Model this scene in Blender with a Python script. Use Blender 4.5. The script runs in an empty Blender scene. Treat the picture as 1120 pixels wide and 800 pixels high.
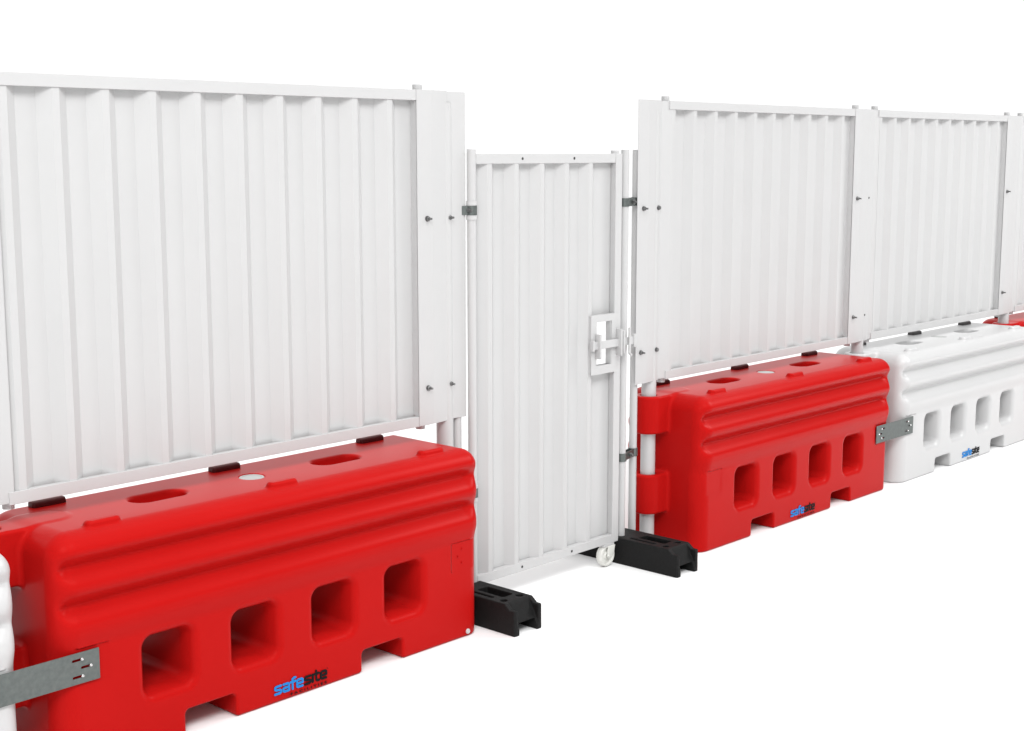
import bpy, bmesh, math
import numpy as np
from mathutils import Vector, Matrix

S = bpy.context.scene
COL = S.collection
PI = math.pi

# ------------------------------------------------------------------ materials
def mat(name, col, rough=.5, metal=0., spec=.5, coat=0.):
    m = bpy.data.materials.new(name); m.use_nodes = True
    b = m.node_tree.nodes['Principled BSDF']
    b.inputs['Base Color'].default_value = (*col, 1)
    b.inputs['Roughness'].default_value = rough
    b.inputs['Metallic'].default_value = metal
    b.inputs['Specular IOR Level'].default_value = spec
    b.inputs['Coat Weight'].default_value = coat
    return m

def vary(m, scale, c0, c1, bump=0., bscale=None, rough=None, detail=5, stretch=(1, 1, 1)):
    """object-space noise on base colour, optional bump and roughness variation"""
    nt = m.node_tree; N = nt.nodes; L = nt.links
    b = N['Principled BSDF']
    tc = N.new('ShaderNodeTexCoord'); mp = N.new('ShaderNodeMapping')
    mp.inputs['Scale'].default_value = stretch
    L.new(tc.outputs['Object'], mp.inputs['Vector'])
    n = N.new('ShaderNodeTexNoise'); n.inputs['Scale'].default_value = scale
    n.inputs['Detail'].default_value = detail; n.inputs['Roughness'].default_value = .6
    L.new(mp.outputs[0], n.inputs['Vector'])
    r = N.new('ShaderNodeValToRGB')
    r.color_ramp.elements[0].position = .3; r.color_ramp.elements[1].position = .7
    r.color_ramp.elements[0].color = (*c0, 1); r.color_ramp.elements[1].color = (*c1, 1)
    L.new(n.outputs['Fac'], r.inputs[0]); L.new(r.outputs[0], b.inputs['Base Color'])
    if rough:
        mr = N.new('ShaderNodeMapRange')
        mr.inputs['To Min'].default_value = rough[0]; mr.inputs['To Max'].default_value = rough[1]
        L.new(n.outputs['Fac'], mr.inputs[0]); L.new(mr.outputs[0], b.inputs['Roughness'])
    if bump:
        n2 = N.new('ShaderNodeTexNoise'); n2.inputs['Scale'].default_value = bscale or scale * 5
        n2.inputs['Detail'].default_value = 3
        L.new(mp.outputs[0], n2.inputs['Vector'])
        bp = N.new('ShaderNodeBump'); bp.inputs['Strength'].default_value = bump
        bp.inputs['Distance'].default_value = .002
        L.new(n2.outputs['Fac'], bp.inputs['Height']); L.new(bp.outputs[0], b.inputs['Normal'])
    return m

RED = vary(mat('red_plastic', (.63, .010, .009), .32), 2.5, (.395, .0066, .006), (.415, .0072, .0066), .03, 260, (.28, .38))
for _m, _s, _t in ((RED, .5, (1, .20, .18, 1)),):
    _b = _m.node_tree.nodes['Principled BSDF']; _b.inputs['Specular IOR Level'].default_value = _s; _b.inputs['Specular Tint'].default_value = _t; _b.inputs['IOR'].default_value = 1.2
WPL = vary(mat('white_plastic', (.74, .74, .735), .34), 2.5, (.50, .50, .50), (.515, .515, .515), .03, 260, (.30, .40))
PAINT = vary(mat('white_painted_steel', (.66, .655, .65), .42), 3, (.475, .475, .475), (.488, .488, .488), 0, 300, (.38, .46))
GALV = vary(mat('galvanised_steel', (.2, .22, .21), .42, .8), 60, (.115, .13, .126), (.155, .172, .165), .05, 300, (.38, .5), 8)
ZINC = mat('bright_zinc', (.62, .62, .62), .25, 1.)
BOLT = vary(mat('dark_bolt_steel', (.13, .13, .13), .38, .9), 60, (.16, .16, .16), (.25, .25, .25))
RUB = vary(mat('black_recycled_rubber', (.012, .012, .012), .62, 0, .2), 90, (.0035, .0035, .0035), (.010, .010, .010), .35, 420, (.55, .75))
HOLE = mat('drill_hole_shadow', (.03, .03, .03), .7)
BLUE = mat('blue_print', (.015, .20, .55), .5, 0, .1)
BLK = mat('black_print', (.006, .006, .007), .5, 0, .1)
CAPM = mat('pale_grey_cap_plastic', (.36, .37, .36), .4)
WHEELM = vary(mat('off_white_nylon', (.66, .66, .62), .4), 8, (.62, .62, .585), (.70, .70, .665))
TABR = mat('shaded_red_tab_plastic', (.085, .009, .010), .45, 0, .3)  # red rear tabs: shade under the panel put into the colour
TABW = mat('shaded_white_tab_plastic', (.10, .095, .095), .45, 0, .3)  # white rear tabs, same shade darkened into the base colour
GRD = vary(mat('white_floor', (.97, .97, .97), .9, 0, 0), .8, (.84, .84, .84), (.86, .86, .86))

# ------------------------------------------------------------------ scene graph helpers
def thing(name, label, cat, loc=(0, 0, 0), group=None):
    o = bpy.data.objects.new(name, None); COL.objects.link(o)
    o.location = loc; o['label'] = label; o['category'] = cat
    if group: o['group'] = group
    o.empty_display_size = .1
    return o

def link(name, me, m, parent=None, loc=(0, 0, 0)):
    o = bpy.data.objects.new(name, me); COL.objects.link(o)
    if not me.materials: me.materials.append(None)
    o.material_slots[0].link = 'OBJECT'; o.material_slots[0].material = m
    o.parent = parent; o.location = loc
    return o

def tag(o, label, cat, group=None):
    o['label'] = label; o['category'] = cat
    if group: o['group'] = group
    return o

def add_box(bm, x0, x1, y0, y1, z0, z1, bev=0.):
    r = bmesh.ops.create_cube(bm, size=1)
    for v in r['verts']:
        v.co = Vector(((x0+x1)/2 + v.co.x*(x1-x0), (y0+y1)/2 + v.co.y*(y1-y0), (z0+z1)/2 + v.co.z*(z1-z0)))
    if bev:
        es = list({e for v in r['verts'] for e in v.link_edges})
        bmesh.ops.bevel(bm, geom=es, offset=bev, segments=2, profile=.5, affect='EDGES')

def add_rod(bm, p0, p1, r, seg=32, cap=True, r2=None):
    p0 = Vector(p0); p1 = Vector(p1); d = p1-p0
    q = Vector((0, 0, 1)).rotation_difference(d)
    M = Matrix.Translation((p0+p1)/2) @ q.to_matrix().to_4x4()
    bmesh.ops.create_cone(bm, cap_ends=cap, segments=seg, radius1=r, radius2=r if r2 is None else r2, depth=d.length, matrix=M)

def add_tube(bm, x, y, z0, z1, r, wall=.0025, seg=40):
    """open-ended hollow steel tube, vertical"""
    rings = []
    for rr, z in ((r-wall, z0), (r, z0), (r, z1), (r-wall, z1)):
        rings.append([bm.verts.new((x+rr*math.cos(2*PI*k/seg), y+rr*math.sin(2*PI*k/seg), z)) for k in range(seg)])
    for a in range(4):
        A = rings[a]; B = rings[(a+1) % 4]
        for k in range(seg):
            bm.faces.new((A[k], A[(k+1) % seg], B[(k+1) % seg], B[k]))

def add_prism(bm, pts, z0, z1):
    A = [bm.verts.new((p[0], p[1], z0)) for p in pts]
    B = [bm.verts.new((p[0], p[1], z1)) for p in pts]
    n = len(pts)
    bm.faces.new(A); bm.faces.new(B)
    for k in range(n): bm.faces.new((A[k], A[(k+1) % n], B[(k+1) % n], B[k]))

def add_lathe(bm, prof, axis='Z', c=(0, 0, 0), seg=40):
    """prof = closed list of (radius, height)"""
    rings = []
    for r, h in prof:
        ring = []
        for k in range(seg):
            a = 2*PI*k/seg; u, v = r*math.cos(a), r*math.sin(a)
            p = (u, v, h) if axis == 'Z' else (u, h, v)
            ring.append(bm.verts.new((p[0]+c[0], p[1]+c[1], p[2]+c[2])))
        rings.append(ring)
    m = len(prof)
    for a in range(m):
        A = rings[a]; B = rings[(a+1) % m]
        for k in range(seg):
            bm.faces.new((A[k], A[(k+1) % seg], B[(k+1) % seg], B[k]))

def finish(name, bm, m, parent=None, smooth=35, bev=0., loc=(0, 0, 0)):
    bmesh.ops.recalc_face_normals(bm, faces=bm.faces[:])
    me = bpy.data.meshes.new(name); 
    for f in bm.faces: f.smooth = True
    for e in bm.edges:
        if len(e.link_faces) == 2 and e.calc_face_angle(0) > math.radians(smooth): e.smooth = False
        if len(e.link_faces) != 2: e.smooth = False
    bm.to_mesh(me); bm.free()
    o = link(name, me, m, parent, loc)
    if bev:
        b = o.modifiers.new('edge', 'BEVEL'); b.width = bev; b.segments = 2; b.limit_method = 'ANGLE'
        b.angle_limit = math.radians(40); b.harden_normals = True
    return o

def NB(): return bmesh.new()

def rrect(x0, x1, z0, z1, r, n=6):
    P = []
    for cx, cz, a0 in ((x1-r, z0+r, -90), (x1-r, z1-r, 0), (x0+r, z1-r, 90), (x0+r, z0+r, 180)):
        for k in range(n+1):
            a = math.radians(a0+90*k/n); P.append((cx+r*math.cos(a), cz+r*math.sin(a)))
    return P

def plate_xz(name, outer, holes, y0, y1, m, parent, bev=.0006):
    """flat plate in the XZ plane with true cut-outs, thickness y0..y1"""
    cu = bpy.data.curves.new(name+'_c', 'CURVE'); cu.dimensions = '2D'; cu.fill_mode = 'BOTH'
    cu.extrude = (y1-y0)/2-bev; cu.bevel_depth = bev; cu.bevel_resolution = 0
    for poly in [outer]+holes:
        sp = cu.splines.new('POLY'); sp.points.add(len(poly)-1); sp.use_cyclic_u = True
        for p, q in zip(sp.points, poly): p.co = (q[0], q[1], 0, 1)
    o = bpy.data.objects.new('tmp', cu); COL.objects.link(o)
    bpy.context.view_layer.update()
    me = bpy.data.meshes.new_from_object(o.evaluated_get(bpy.context.evaluated_depsgraph_get()))
    bpy.data.objects.remove(o); bpy.data.curves.remove(cu)
    me.transform(Matrix.Rotation(PI/2, 4, 'X')); me.transform(Matrix.Translation((0, (y0+y1)/2, 0)))
    me.materials.clear(); me.name = name
    return link(name, me, m, parent)

# ------------------------------------------------------------------ moulded bodies from distance functions
def smax(a, b, k):
    h = np.maximum(k-np.abs(a-b), 0)/k
    return np.maximum(a, b)+h*h*k*.25
def smin(a, b, k): return -smax(-a, -b, k)
def rbox2(u, v, cu, cv, hu, hv, r):
    a = np.abs(u-cu)-hu+r; b = np.abs(v-cv)-hv+r
    return np.hypot(np.maximum(a, 0), np.maximum(b, 0))+np.minimum(np.maximum(a, b), 0)-r
def rint(a, b, r):
    """rounded intersection of two distances"""
    a = a+r; b = b+r
    return np.hypot(np.maximum(a, 0), np.maximum(b, 0))+np.minimum(np.maximum(a, b), 0)-r

def net(F, lo, hi, h, name, split=35):
    n = [int(math.ceil((b-a)/h))+1 for a, b in zip(lo, hi)]
    ax = [lo[i]+h*np.arange(n[i]) for i in range(3)]
    V = np.empty(n, np.float32)
    for i in range(0, n[0], 40):
        X, Y, Z = np.meshgrid(ax[0][i:i+40], ax[1], ax[2], indexing='ij')
        V[i:i+40] = F(X, Y, Z)
    s = V < 0
    c = np.zeros([k-1 for k in n], np.int8)
    for i in (0, 1):
        for j in (0, 1):
            for k in (0, 1):
                c += s[i:n[0]-1+i, j:n[1]-1+j, k:n[2]-1+k]
    act = (c > 0) & (c < 8)
    idx = -np.ones(act.shape, np.int64); idx[act] = np.arange(act.sum())
    ijk = np.argwhere(act)
    P = np.array(lo)+h*(ijk+.5)
    e = 1e-4
    def grad(P):
        x, y, z = P.T
        return np.stack([F(x+e, y, z)-F(x-e, y, z), F(x, y+e, z)-F(x, y-e, z), F(x, y, z+e)-F(x, y, z-e)], 1)/(2*e)
    P0 = P.copy()
    for _ in range(5):
        g = grad(P); f = F(*P.T)
        st = -(f/np.maximum((g*g).sum(1), .2))[:, None]*g
        P = P+np.clip(st, -h*.6, h*.6)
    P = np.clip(P, P0-h*.75, P0+h*.75)
    G = grad(P); G /= np.maximum(np.linalg.norm(G, axis=1), 1e-9)[:, None]
    Q = []
    for a in range(3):
        b, d = (a+1) % 3, (a+2) % 3
        sl0 = [slice(None)]*3; sl1 = [slice(None)]*3
        sl0[a] = slice(0, n[a]-1); sl1[a] = slice(1, n[a])
        A = s[tuple(sl0)]; B = s[tuple(sl1)]
        cr = np.argwhere(A != B)
        cr = cr[(cr[:, b] > 0) & (cr[:, b] < n[b]-1) & (cr[:, d] > 0) & (cr[:, d] < n[d]-1)]
        def cell(db, dd):
            q = cr.copy(); q[:, b] += db; q[:, d] += dd
            return idx[q[:, 0], q[:, 1], q[:, 2]]
        q = np.stack([cell(-1, -1), cell(0, -1), cell(0, 0), cell(-1, 0)], 1)
        fl = ~A[cr[:, 0], cr[:, 1], cr[:, 2]]
        q[fl] = q[fl][:, ::-1]
        Q.append(q)
    Q = np.concatenate(Q)
    me = bpy.data.meshes.new(name)
    me.vertices.add(len(P)); me.vertices.foreach_set('co', P.astype(np.float32).ravel())
    me.loops.add(Q.size); me.loops.foreach_set('vertex_index', Q.ravel().astype(np.int32))
    me.polygons.add(len(Q)); me.polygons.foreach_set('loop_start', (np.arange(len(Q))*4).astype(np.int32))
    me.update(calc_edges=True); me.validate()
    me.polygons.foreach_set('use_smooth', np.ones(len(me.polygons), bool))
    me.normals_split_custom_set_from_vertices(G.astype(np.float32))
    return me

TOPZ = .764
YC = -.020
HX = [-.532, -.182, .169, .520]
def barrier_sdf(x, y, z):
    yo = y; y = y-YC
    # three scalloped ribs: full arcs between cusped grooves at z = .655 and .530
    u = np.where(z > .655, (z-.655)/.125, np.where(z > .530, (z-.530)/.125, (.530-z)/.125))
    u = np.where(z > .655, np.minimum(u, .5), np.where(z > .530, u, np.minimum(u, .5)))
    f = np.sin(PI*np.clip(u, 0, 1)); f = (np.sqrt(f*f+.05)-.2236)/.8011
    fl_ = np.clip((x+.925)/.055, 0, 1); fl_ = fl_*fl_*(3-2*fl_)
    fr_ = np.clip((.945-x)/.09, 0, 1); fr_ = .16+.84*fr_*fr_*(3-2*fr_)
    w = .259-.043*np.minimum(fl_, fr_)*(1-f)
    t = np.clip((z-.385)/.075, 0, 1); t = t*t*(3-2*t)
    w = np.where(z < .462, .244+.015*t, w)
    d2 = rbox2(x, y, .0025, 0, .9325, w, np.where(x < 0, np.where(y > 0, .12, .078), .062))
    # gently crowned end faces
    d = rint(d2, z-TOPZ, .078)
    # bite round the joint post on the right end
    d = smax(d, .108-np.hypot(x-1, yo), .02)
    # knuckles
    kl = np.hypot(x-np.clip(x, -1, -.8), yo)-.072
    kr = np.hypot(x-np.clip(x, .8, 1), yo)-.068
    for k, z0, z1 in ((kl, .578, .762), (kl, .183, .378)):
        d = smin(d, rint(k, np.abs(z-(z0+z1)/2)-(z1-z0)/2, .012), .02)
    d = smax(d, .040-np.hypot(x+1, yo), .006)
    d = smax(d, .040-np.hypot(x-1, yo), .006)
    # lifting and latch tabs along both top edges
    for s, xs in ((-1, (-.72, -.005, .72)),):
        for xc in xs:
            q = rbox2(x, y, xc, s*(.182 if s < 0 else .165), .062, .022, .02)
            d = smin(d, rint(q, np.abs(z-(.751 if s < 0 else .757))-.031, .012), .010)
    # through windows
    for xc in HX:
        fl = .016*np.clip((np.abs(y)-.17)/.08, 0, 1)**2
        d = smax(d, -(rbox2(x, z, xc+fl*.3, .274-fl*.3, .087, .093, .03)-fl), .022)
    # forklift notches
    for x0, x1 in ((-.475, -.27), (.302, .507)):
        d = smax(d, -rbox2(x, z, (x0+x1)/2, 0., (x1-x0)/2, .086, .018), .010)
    # filling slots on top and shallow seat of the round cap
    for xc in (-.395, .395):
        q = np.hypot(x-np.clip(x, xc-.055, xc+.055), y)-.05
        d = smax(d, -np.maximum(q, .705-z), .016)
    d = smax(d, -np.maximum(np.hypot(x, y)-.047, .758-z), .005)
    # recessed seats for the connector plates
    for s in (-1, 1):
        for xc in (-.845, .865):
            q = np.maximum(np.abs(x-xc)-.093, np.abs(z-.34)-.059)
            d = smax(d, -np.maximum(q, .2405-s*y), .002)
    # base edge
    return smax(d, -z, .014)

BAR = net(barrier_sdf, (-1.09, -.292, -.012), (1.09, .292, .806), .0065, 'barrier_body')

# ------------------------------------------------------------------ lettering
def text_mesh(s, size, off, spacing=1.):
    cu = bpy.data.curves.new('t', 'FONT'); cu.body = s; cu.size = size; cu.offset = off
    cu.space_character = spacing; cu.extrude = .0006; cu.resolution_u = 6
    o = bpy.data.objects.new('t', cu); COL.objects.link(o); bpy.context.view_layer.update()
    me = bpy.data.meshes.new_from_object(o.evaluated_get(bpy.context.evaluated_depsgraph_get()))
    bpy.data.objects.remove(o); bpy.data.curves.remove(cu); me.materials.clear()
    return me

GL = {
 's': (.70, [[(.6, .9), (.2, .9), (.1, .82), (.1, .62), (.2, .53), (.5, .47), (.6, .38), (.6, .18), (.5, .1), (.08, .1)]]),
 'a': (.72, [[(.12, .9), (.5, .9), (.6, .8), (.6, .1), (.2, .1), (.1, .2), (.1, .4), (.2, .5), (.6, .5)]]),
 'f': (.50, [[(.46, 1.28), (.33, 1.28), (.2, 1.16), (.2, .1)], [(.04, .88), (.44, .88)]]),
 'e': (.70, [[(.12, .47), (.6, .5), (.6, .8), (.5, .9), (.2, .9), (.1, .8), (.1, .2), (.2, .1), (.58, .1)]]),
 'i': (.24, [[(.1, .9), (.1, .1)]]),
 't': (.50, [[(.18, 1.2), (.18, .2), (.28, .1), (.42, .1)], [(.02, .88), (.42, .88)]]),
}
def word(w, x0, ux, uz, r):
    segs = []; x = x0
    for c in w:
        adv, pl = GL[c]
        for p in pl:
            for (a, b), (c_, d) in zip(p, p[1:]): segs.append((x+a*ux, b*uz, x+c_*ux, d*uz))
        x += adv*ux
    def F(X, Y, Z):
        d = np.full(np.shape(X), 1e3)
        for ax_, az, bx, bz in segs:
            vx, vz = bx-ax_, bz-az
            t = np.clip(((X-ax_)*vx+(Z-az)*vz)/(vx*vx+vz*vz), 0, 1)
            d = np.minimum(d, np.hypot(X-ax_-t*vx, Z-az-t*vz)-r)
        return np.maximum(d, np.abs(Y)-.0011)
    return net(F, (x0-.008, -.0026, -.006), (x+.006, .0026, uz*1.5+.004), .0011, 'lettering'), x
UX, UZ = .0508, .0335
W1, xe = word('safe', 0., UX, UZ, .0043)
W2, xe = word('site', xe+.001, UX, UZ, .0043)
W3 = text_mesh('FACILITIES', .0125, .0002, 1.55)
_e = (min(v.co.x for v in W3.vertices), max(v.co.x for v in W3.vertices))
_wc = xe*.68
for v in W3.vertices: v.co = ((v.co.x-_e[0])*_wc/(_e[1]-_e[0])+xe-_wc-.004, v.co.z, v.co.y-.019)
W3.update()
def lettering(parent, x0, z, y):
    link('blue_lettering', W1, BLUE, parent, (x0, y, z))
    link('dark_lettering', W2, BLK, parent, (x0, y, z))
    link('small_lettering', W3, BLK, parent, (x0, y, z))
    bm = NB(); add_rod(bm, (x0+xe+.001, y-.0008, z+.036), (x0+xe+.001, y+.0008, z+.036), .0017, 10)
    finish('trade_mark_dot', bm, BLK, parent)

# ------------------------------------------------------------------ barriers
def barrier(cx, m, label, logo=True, plug=False):
    t = thing('water_filled_barrier', label, 'barrier', (cx, 0, 0), 'plastic barriers in a row')
    link('body', BAR, m, t)
    bm = NB()
    add_lathe(bm, [(.0001, .7565), (.0455, .7585), (.0455, .7625), (.0435, .7645), (.036, .7645), (.034, .763), (.0001, .763)], c=(0, YC, -.002), seg=40)
    finish('filler_cap', bm, CAPM, t)
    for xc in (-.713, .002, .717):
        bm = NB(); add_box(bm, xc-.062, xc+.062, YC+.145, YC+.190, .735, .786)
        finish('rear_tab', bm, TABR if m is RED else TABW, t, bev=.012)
    if logo: lettering(t, -.112, .031, -.2665)
    if plug:
        bm = NB(); add_lathe(bm, [(.0001, .004), (.0105, .004), (.0105, -.001), (.009, -.003), (.006, -.003), (.005, -.0015), (.0001, -.0015)], 'Y', (.860, -.267, .0215), 24)
        finish('drain_plug', bm, WPL, t)
    for dx, dz in ((-.012, .028), (-.034, 0), (-.012, -.028)):
        bm = NB(); add_rod(bm, (.845+dx, -.264, .34+dz), (.845+dx, -.2615, .34+dz), .0045, 12)
        finish('threaded_insert', bm, m, t)
    return t

CN = 3.053; C2 = 6.435
barrier(CN-1.985, WPL, 'white plastic barrier of which only a rounded end shows, left of the nearest red barrier', False)
barrier(CN, RED, 'large red plastic barrier nearest the camera, under the leftmost white panel', True, True)
barrier(C2, RED, 'red plastic barrier just right of the gate, beside the second black rubber foot')
barrier(C2+2.0, WPL, 'white plastic barrier with windows and logo, right of the middle red barrier')
barrier(C2+4.0, RED, 'farthest red plastic barrier at right edge, its top just visible beyond the white one')

# ------------------------------------------------------------------ connector plates
def connector(x0, x1, label):
    t = thing('connector_plate', label, 'plate', ((x0+x1)/2, -.268, .34), 'steel plates linking barriers')
    L = (x1-x0)/2
    slots = []; scr = []
    for s in (-1, 1):
        for dx, dz in ((.075, .027), (.045, 0), (.075, -.027)):
            c = s*(L-dx); e = .016
            slots.append(rrect(c-e-.004, c+e+.004, dz-.0045, dz+.0045, .0044, 4))
            scr.append((c+s*e*.95, dz))
    plate_xz('plate', rrect(-L, L, -.050, .050, .002, 2), slots, -.0035, -.0005, GALV, t)
    for x, z in scr:
        bm = NB()
        add_lathe(bm, [(.0001, .003), (.0052, .003), (.0052, -.0045), (.0035, -.0068), (.0001, -.0075)], 'Y', (x, 0, z), 16)
        finish('screw', bm, ZINC, t)
connector(1.83, 2.262, 'galvanised connector plate joining white barrier end to nearest red barrier, at left edge')
connector(7.205, 7.640, 'galvanised connector plate joining middle red barrier to white barrier')

# ------------------------------------------------------------------ hoarding panels
def sheet_profile(xa, xb, edges, yc, p, h=.026, cw=.025, run=.040):
    """edges = right-hand edges of the crests; returns front polyline"""
    P = [(xa, yc+h)]
    for e in edges:
        P += [(e-cw-run, yc+h), (e-cw, yc), (e, yc), (e+run, yc+h)]
    P.append((xb, yc+h))
    Q = [q for q in P if xa <= q[0] <= xb]
    # interpolate the ends where the profile is clipped
    def at(x):
        for a, b in zip(P, P[1:]):
            if a[0] <= x <= b[0] and b[0] > a[0]: return a[1]+(b[1]-a[1])*(x-a[0])/(b[0]-a[0])
        return yc+h
    if Q[0][0] > xa+1e-5: Q.insert(0, (xa, at(xa)))
    if Q[-1][0] < xb-1e-5: Q.append((xb, at(xb)))
    return Q

def sheet_bm(P, z0, z1, th=.0012, hole=None):
    bm = NB()
    n = len(P)
    if not hole:
        add_prism(bm, P+[(x, y+th) for x, y in reversed(P)], z0, z1)
        return bm
    hx0, hx1, hz0, hz1 = hole
    def ins(P, x):
        for i in range(len(P)-1):
            a, b = P[i], P[i+1]
            if a[0] < x < b[0]: return P[:i+1]+[(x, a[1]+(b[1]-a[1])*(x-a[0])/(b[0]-a[0]))]+P[i+1:]
        return P
    P = ins(ins(P, hx0), hx1)
    L = [q for q in P if q[0] <= hx0+1e-9]; M = [q for q in P if hx0-1e-9 <= q[0] <= hx1+1e-9]; R = [q for q in P if q[0] >= hx1-1e-9]
    for seg, a, b in ((L, z0, z1), (R, z0, z1), (M, z0, hz0), (M, hz1, z1)):
        add_prism(bm, seg+[(x, y+th) for x, y in reversed(seg)], a, b)
    return bm

ZT, ZB = 2.1645, .8335
def panel(xl, xr, edges, label, sl=-.044, sr=.044):
    t = thing('hoarding_panel', label, 'panel', (0, 0, 0), 'white corrugated hoarding panels')
    t.location = ((xl+xr)/2, 0, ZB); ox, oz = -(xl+xr)/2, -ZB
    def F(name, bm, m=PAINT, **k):
        bmesh.ops.translate(bm, verts=bm.verts[:], vec=(ox, 0, oz)); return finish(name, bm, m, t, **k)
    for x in (xl, xr):
        bm = NB(); add_tube(bm, x, 0, .815, 2.186, .019); F('frame_tube', bm)
    for z0, z1 in ((2.124, ZT), (ZB, .8745)):
        bm = NB(); add_box(bm, xl-.016, xr+.016, -.0405, -.0195, z0, z1); F('frame_rail', bm, bev=.0015)
    for a, b in ((xl+.0, xl+sl), (xr-sr, xr-.0)):
        bm = NB(); add_box(bm, min(a, b), max(a, b), -.0375, -.006, .875, 2.1238); F('side_stile', bm)
    P = sheet_profile(xl-.012, xr+.012, edges, -.0362, .1745, .030)
    F('corrugated_sheet', sheet_bm(P, ZB+.006, ZT-.006), smooth=12)
    return t
D = 4.0925
panel(2.127, 3.913, [(.5311+.0427*k)*D for k in range(10)], 'tall white corrugated panel nearest the camera, left of the gate, above the largest red barrier', .003, .0435)
panel(5.532, 7.317, [(1.3600+.04275*k)*D-.0 for k in range(0, 10)], 'white corrugated panel just right of the gate, above the middle red barrier', .026, .066)
panel(7.539, 9.324, [(1.8490+.0427*k)*D for k in range(0, 10)], 'white corrugated panel above the white barrier, second panel right of the gate', .010, .073)
panel(9.539, 11.324, [(1.8490+.0427*k)*D+2.0 for k in range(0, 10)], 'farthest white corrugated panel, only a sliver shown at the right edge of the photo', .010, .073)

# ------------------------------------------------------------------ cover strips with bolts
def bolt(parent, x, y, z, tip=True, name='bolt'):
    bm = NB()
    add_lathe(bm, [(.0001, .002), (.0115, .002), (.0115, -.0015), (.0001, -.0015)], 'Y', (x, y, z), 24)   # washer
    add_rod(bm, (x, y-.001, z), (x, y-.0105, z), .0095, 6)                                               # hex nut
    add_rod(bm, (x, y-.0105, z), (x, y-.0115, z), .0095, 6, r2=.008)
    if tip: add_rod(bm, (x, y-.011, z), (x, y-.026, z), .0045, 14)
    finish(name, bm, BOLT, parent, smooth=30)

def strip(segs, label, bolts):
    x0 = segs[0][0][0]; x1 = segs[-1][-1][0]
    t = thing('cover_strip', label, 'cover strip', ((x0+x1)/2, -.04, .835), 'folded cover strips over the panel joints')
    ox = -(x0+x1)/2
    for i, P in enumerate(segs):
        bm = NB()
        th = .0025
        Q = [(x+ox, y+.04) for x, y in P]
        add_prism(bm, Q+[(x, y+th) for x, y in reversed(Q)], 0 if i == 0 else .004, 1.330 if i == 0 else 1.3275)
        finish('folded_plate', bm, PAINT, t, smooth=3, bev=.0008)
    for x, y, z, tip in bolts:
        if tip == 2:
            bm = NB(); add_rod(bm, (x+ox, y+.0385, z-.835), (x+ox, y+.041, z-.835), .0062, 12); finish('drill_hole', bm, HOLE, t)
        else: bolt(t, x+ox, y+.04, z-.835, tip)
    return t
Z1, Z2 = 1.664, .986
strip([[(3.869, -.043), (3.950, -.043), (4.047, -.030)], [(3.98, -.0345), (4.045, -.0270), (4.141, -.0385)]],
      'folded white cover strip left of the gate with four bolts', [(3.921, -.043, Z1, 1), (4.056, -.030, Z1, 1), (3.918, -.043, Z2, 1), (4.056, -.030, Z2, 1)])
strip([[(5.272, -.043), (5.357, -.043), (5.466, -.029)], [(5.40, -.0315), (5.464, -.0255), (5.537, -.0385)]],
      'folded white cover strip right of the gate with four bolts', [(5.318, -.043, Z1, 1), (5.443, -.035, Z1, 0), (5.310, -.043, Z2, 1), (5.443, -.035, Z2, 0)])
strip([[(7.250, -.043), (7.330, -.043), (7.500, -.0295)], [(7.44, -.0305), (7.498, -.0265), (7.535, -.0385)]],
      'folded white cover strip between the panels over the middle red and white barriers', [(7.298, -.043, Z1, 1), (7.298, -.043, Z2, 1), (7.448, -.0340, Z1, 2), (7.448, -.0340, Z2, 2)])
strip([[(9.250, -.043), (9.330, -.043), (9.500, -.0295)], [(9.44, -.0305), (9.498, -.0265), (9.535, -.0385)]],
      'folded white cover strip at the far right edge, over the end of the white barrier', [(9.288, -.043, Z1, 1), (9.292, -.043, Z2, 1)])
strip([[(1.868, -.043), (1.950, -.043), (2.07, -.034)], [(2.0, -.036), (2.068, -.0305), (2.127, -.0395)]],
      'folded white cover strip at the far left edge of the photo', [])

# ------------------------------------------------------------------ round posts
def post(x, y, z0, z1, r, label, name='support_post', group='round steel posts in the barrier joints', cat='post', cap=False):
    bm = NB(); add_tube(bm, 0, 0, z0, z1, r, .003, 48)
    o = finish(name, bm, PAINT); o.location = (x, y, 0)
    tag(o, label, cat, group)
post(CN+1.0, 0, .002, 2.12, .0355, 'thick white round post at the right end of the nearest red barrier')
post(C2-1.0, 0, .002, 2.12, .0355, 'thick white round post through the red knuckles, beside the black rubber foot')
post(C2+1.0, 0, .002, 2.12, .0355, 'thick white round post between the middle red and the white barrier')
post(C2+3.0, 0, .002, 2.12, .0355, 'thick white round post at the far right, before the farthest red barrier')
g = 'slim tubes flanking the gate'
post(4.112, -.012, .10, 1.93, .0185, 'slim white tube left of the gate, mostly hidden behind cover strip', 'gate_post', g)
post(5.167, -.050, .10, 1.935, .0185, 'slim white tube right of the gate, nearer the latch, fully visible', 'gate_post', g)
post(5.300, -.012, .10, 1.935, .0185, 'slim white tube right of the gate, half hidden behind the cover strip', 'gate_post', g)

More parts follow.
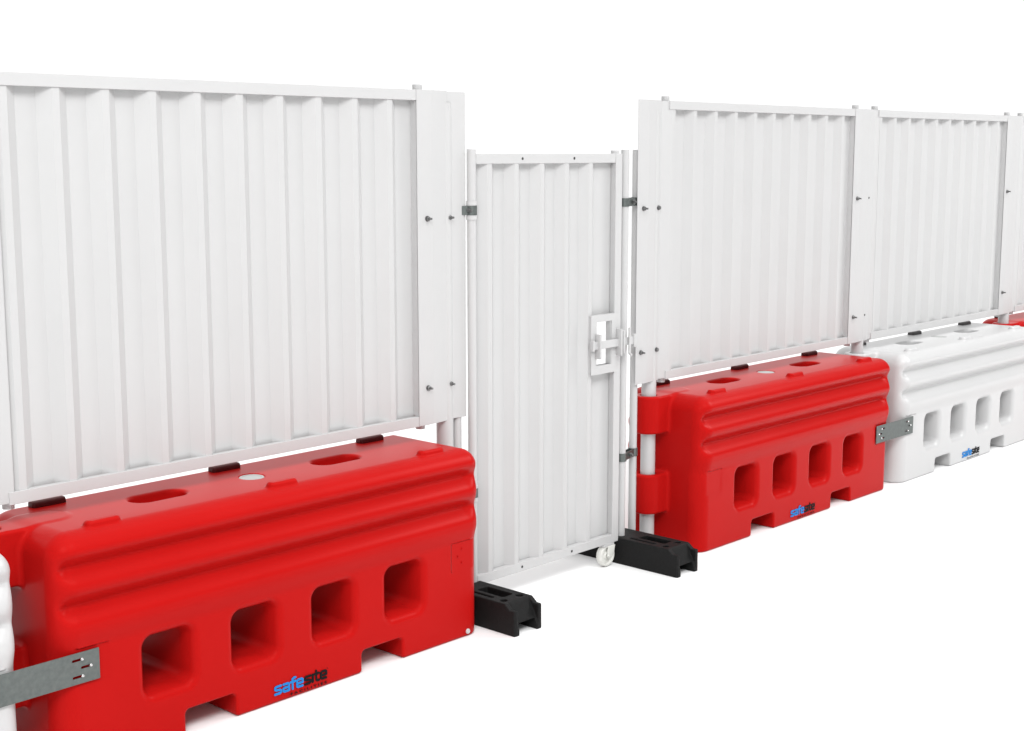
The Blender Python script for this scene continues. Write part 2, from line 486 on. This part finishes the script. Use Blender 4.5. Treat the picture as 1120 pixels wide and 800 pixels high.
# ------------------------------------------------------------------ gate leaf
GY = -.050
gt = thing('gate', 'white corrugated pedestrian gate with square latch frame and caster wheel', 'gate', (4.164, GY, .11))
gx, gy, gz = -4.164, -GY, -.11
def G(name, bm, m=PAINT, par=gt, **k):
    bmesh.ops.translate(bm, verts=bm.verts[:], vec=(gx, gy, gz)); return finish(name, bm, m, par, **k)
bm = NB(); add_tube(bm, 4.164, GY, .100, 1.936, .0185); G('frame_tube', bm)
bm = NB(); add_tube(bm, 5.098, GY+.005, .112, 1.932, .0185); G('frame_tube', bm)
for z0, z1 in ((1.877, 1.918), (.110, .150)):
    bm = NB(); add_box(bm, 4.176, 5.122, GY-.016, GY+.012, z0, z1)
    r = G('frame_rail', bm, bev=.0015)
    for x in (4.455, 4.79):
        bm = NB(); add_rod(bm, (x, GY-.0168, (z0+z1)/2), (x, GY-.014, (z0+z1)/2), .006, 14)
        bmesh.ops.translate(bm, verts=bm.verts[:], vec=(gx, gy, gz)); finish('rivet_hole', bm, HOLE, r)
bm = NB(); add_box(bm, 5.078, 5.124, GY-.0185, GY-.002, .112, 1.9165); G('side_stile', bm, bev=.0015)
DG = 4.068
HOLEB = (4.948, 5.078, .962, 1.168)
P = sheet_profile(4.176, 5.085, [q*DG for q in (1.0496, 1.0898, 1.1295, 1.1693, 1.2092)], GY-.014, .163, .029, .025, .037)
G('corrugated_sheet', sheet_bm(P, .125, 1.90, hole=HOLEB), smooth=12)
# latch frame
lf = plate_xz('latch_frame', [(4.902, .926), (5.078, .926), (5.078, 1.196), (4.902, 1.196)],
              [[(4.940, .965), (5.047, .965), (5.047, 1.165), (4.940, 1.165)]], GY-.0285, GY-.0245, PAINT, gt)
lf.location = (gx, gy, gz)
def LP(name, bm, par=lf, m=PAINT, **k): return finish(name, bm, m, par, **k)
bm = NB()
for x0, x1, z0, z1, ye in ((5.043, 5.047, .965, 1.165, .004), (4.902, 4.906, .926, 1.196, .012)):
    add_box(bm, x0, x1, GY-.025, GY+ye, z0, z1)
add_box(bm, 4.906, 5.078, GY-.025, GY-.010, 1.192, 1.196); add_box(bm, 4.906, 5.078, GY-.025, GY-.010, .926, .930)
LP('box_return', bm, bev=.0008)
bm = NB(); add_box(bm, 4.900, 5.205, GY-.044, GY-.036, 1.043, 1.079); LP('slide_bar', bm, bev=.002)
bm = NB(); add_box(bm, 4.892, 4.904, GY-.048, GY-.029, 1.036, 1.086); LP('bar_stop', bm, bev=.0015)
for x, z0, z1 in ((4.928, 1.000, 1.112), (5.078, 1.000, 1.125), (5.098, 1.012, 1.115)):
    bm = NB(); add_box(bm, x, x+.011, GY-.060, GY-.0285, z0, z1, .002); LP('bar_guide', bm)
bm = NB(); add_rod(bm, (5.150, GY-.052, 1.005), (5.150, GY-.052, 1.125), .0065, 14); add_rod(bm, (5.150, GY-.052, 1.006), (5.164, GY-.052, .994), .006, 12); LP('drop_pin', bm)
bm = NB(); add_box(bm, 5.188, 5.208, GY-.050, GY-.034, 1.030, 1.090, .003); LP('keeper_loop', bm)
# caster
cs = NB(); add_box(cs, 5.02, 5.095, GY-.018, GY+.018, .098, .1105)
cf = G('caster', cs, PAINT, bev=.001)
bm = NB()
for dy in (-.022, .020):
    add_prism_pts = [(5.045, .100), (5.098, .100), (5.092, .072), (5.066, .044), (5.050, .040), (5.040, .050)]
    A = [bm.verts.new((x, GY+dy, z)) for x, z in add_prism_pts]; B = [bm.verts.new((x, GY+dy+.003, z)) for x, z in add_prism_pts]
    bm.faces.new(A); bm.faces.new(B)
    for k in range(6): bm.faces.new((A[k], A[(k+1) % 6], B[(k+1) % 6], B[k]))
add_rod(bm, (5.052, GY-.026, .054), (5.052, GY+.026, .054), .007, 16)
bmesh.ops.translate(bm, verts=bm.verts[:], vec=(gx, gy, gz)); finish('fork', bm, WHEELM, cf, bev=.0008)
bm = NB()
add_lathe(bm, [(.010, -.014), (.016, -.016), (.020, -.008), (.036, -.008), (.041, -.016), (.048, -.016), (.052, -.010), (.053, 0), (.052, .010), (.048, .016), (.041, .016), (.036, .008), (.020, .008), (.010, .014)], 'Y', (5.052, GY, .0535), 48)
bmesh.ops.translate(bm, verts=bm.verts[:], vec=(gx, gy, gz)); finish('wheel', bm, WHEELM, cf, smooth=30)

# ------------------------------------------------------------------ tube clamps
def band(bm, x, y, z, r, h, th=.004, seg=28):
    rr = [(r, -h/2), (r+th, -h/2), (r+th, h/2), (r, h/2)]
    add_lathe(bm, rr, 'Z', (x, y, z), seg)
def clamp(xa, ya, xb, yb, z, label, collars=False):
    t = thing('tube_clamp', label, 'clamp', ((xa+xb)/2, (ya+yb)/2, z), 'steel clamps joining gate tubes')
    ox, oy = -(xa+xb)/2, -(ya+yb)/2
    for x, y in ((xa, ya), (xb, yb)):
        bm = NB(); band(bm, x+ox, y+oy, 0, .0188, .038); finish('clip_band', bm, GALV, t, smooth=40)
    bm = NB()
    d = Vector((xb-xa, yb-ya)).normalized(); nrm = Vector((d.y, -d.x))
    a = Vector((xa+ox, ya+oy))+d*.018; b = Vector((xb+ox, yb+oy))-d*.018
    for s in (.010, -.014):
        p = [a+nrm*s, b+nrm*s, b+nrm*(s+.004), a+nrm*(s+.004)]
        add_prism(bm, [(q.x, q.y) for q in p], -.0185, .0185)
    finish('link_plate', bm, GALV, t, bev=.0008)
    bm = NB(); m = (a+b)/2 if not collars else a*.2+b*.8
    add_rod(bm, (m.x, m.y-.034, 0), (m.x, m.y+.02, 0), .005, 14); add_rod(bm, (m.x, m.y-.026, 0), (m.x, m.y-.014, 0), .010, 6)
    finish('bolt', bm, BOLT, t, smooth=30)
clamp(5.300, -.012, 5.167, -.050, 1.697, 'steel clamp high on the two slim tubes right of the gate')
clamp(5.300, -.012, 5.167, -.050, .505, 'steel clamp low on the two slim tubes right of the gate')
clamp(4.112, -.012, 4.164, GY, 1.690, 'steel hinge clamp high on the gate left edge, beside the cover strip', True)
clamp(4.112, -.012, 4.164, GY, .512, 'steel hinge clamp low on the gate left edge, beside the nearest red barrier', True)
for z in (1.690, .512):
    for dz in (-.029, .029):
        bm = NB(); band(bm, 4.164, GY, z+dz, .0187, .018, .0035); G('hinge_collar', bm)

# ------------------------------------------------------------------ rubber feet
def foot_sdf(x, y, z):
    ay = np.abs(y)
    d = rbox2(x, y, 0, 0, .083, .415, .010)
    d = rint(d, z-.128, .006)
    d = smax(d, (z-(.104+.024*np.clip((.388-ay)/.03, 0, 1)))*.9, .005)                    # shoulders fall toward the ends
    d = smax(d, -np.maximum(np.abs(x)-.060, -((ay-.356)*.866+(z-.128)*.5)), .006)   # ramp between the prongs
    d = smax(d, -np.maximum(np.abs(x)-.052, np.maximum(z-.046, .30-ay)), .006)   # open arch under the ends
    d = smax(d, -np.maximum(rbox2(x, ay, .012, .215, .030, .075, .010), .05-z), .004)
    d = smax(d, -np.maximum(rbox2(x, ay, -.048, .19, .008, .075, .006), .075-z), .003)
    for xs in (-.048, .045):
        d = smax(d, -np.maximum(np.hypot(x-xs, (ay-.322))-.016, .08-z), .003)
    d = smax(d, -np.maximum(np.hypot(x-.0, (ay-.385)*1.)-.008, .09-z), .003)
    return smax(d, -z, .004)
FT = net(foot_sdf, (-.095, -.43, -.01), (.095, .43, .14), .0042, 'foot_body')
for x, l in ((4.112, 'black rubber block foot under the left side of the gate, by the nearest red barrier'),
             (5.205, 'black rubber block foot under the latch side of the gate, by the caster wheel')):
    o = link('rubber_foot', FT, RUB); o.location = (x, 0, 0); tag(o, l, 'foot block', 'black rubber feet at the gate')

# ------------------------------------------------------------------ ground
bm = NB()
bmesh.ops.create_grid(bm, x_segments=2, y_segments=2, size=1500)
o = finish('ground', bm, GRD); o.location = (0, 0, 0); o['kind'] = 'structure'

# ------------------------------------------------------------------ light
W = bpy.data.worlds.new('World'); S.world = W; W.use_nodes = True
nt = W.node_tree; bg = nt.nodes['Background']
tc = nt.nodes.new('ShaderNodeTexCoord'); sx = nt.nodes.new('ShaderNodeSeparateXYZ')
nt.links.new(tc.outputs['Generated'], sx.inputs[0])
# bright studio surroundings: paler overhead, dimmer behind-right of the camera and beyond the left end of the row
def lobe(v, a, b, gain, prev):
    d = nt.nodes.new('ShaderNodeVectorMath'); d.operation = 'DOT_PRODUCT'; d.inputs[1].default_value = Vector(v).normalized()
    nt.links.new(tc.outputs['Generated'], d.inputs[0])
    m = nt.nodes.new('ShaderNodeMapRange'); m.interpolation_type = 'SMOOTHSTEP'
    m.inputs['From Min'].default_value = a; m.inputs['From Max'].default_value = b
    m.inputs['To Min'].default_value = 1; m.inputs['To Max'].default_value = gain
    nt.links.new(d.outputs['Value'], m.inputs['Value'])
    q = nt.nodes.new('ShaderNodeMath'); q.operation = 'MULTIPLY'
    if prev is None: q.inputs[1].default_value = .84
    else: nt.links.new(prev, q.inputs[1])
    nt.links.new(m.outputs[0], q.inputs[0]); return q.outputs[0]
s_ = lobe((.7, -.72, 0), .25, .85, .08, None)
s_ = lobe((-.96, .25, 0), .35, .90, .06, s_)
s_ = lobe((0, -.15, 1), .45, 1.0, 2.0, s_)
nt.links.new(s_, bg.inputs['Strength'])
bg.inputs['Color'].default_value = (1, 1, 1, 1)

def area(name, loc, target, size, power, col=(1, 1, 1)):
    l = bpy.data.lights.new(name, 'AREA'); l.shape = 'RECTANGLE'; l.size, l.size_y = size; l.energy = power; l.color = col
    o = bpy.data.objects.new(name, l); COL.objects.link(o); o.location = loc
    o.rotation_euler = (Vector(target)-Vector(loc)).to_track_quat('-Z', 'Y').to_euler()
    return o
area('softbox', (-1.2, -4.6, 5.6), (2.6, 0, 1.0), (2.4, 2.4), 200)
area('softbox', (4.4, -6.8, 8.5), (5.0, 0, .8), (3.2, 3.2), 250)
area('softbox', (11.5, -4.2, 6.0), (7.5, 0, 1.2), (2.4, 2.4), 225)

# ------------------------------------------------------------------ camera
cam = bpy.data.cameras.new('camera'); co = bpy.data.objects.new('camera', cam); COL.objects.link(co)
cam.sensor_width = 36; cam.lens = 1557/1120*36; cam.clip_end = 5000; cam.clip_start = .05
co.location = (0, -4.13, 1.925)
yaw, pit = math.radians(42.7945), math.radians(8.5301)
fw = Vector((math.cos(yaw)*math.cos(pit), math.sin(yaw)*math.cos(pit), -math.sin(pit)))
co.rotation_euler = fw.to_track_quat('-Z', 'Y').to_euler()
S.camera = co

S.render.engine = 'CYCLES'
S.render.resolution_x, S.render.resolution_y = 1024, 731
S.view_settings.view_transform = 'Standard'; S.view_settings.look = 'None'
S.view_settings.exposure = .42; S.view_settings.gamma = 1
S.cycles.max_bounces = 8; S.cycles.diffuse_bounces = 5
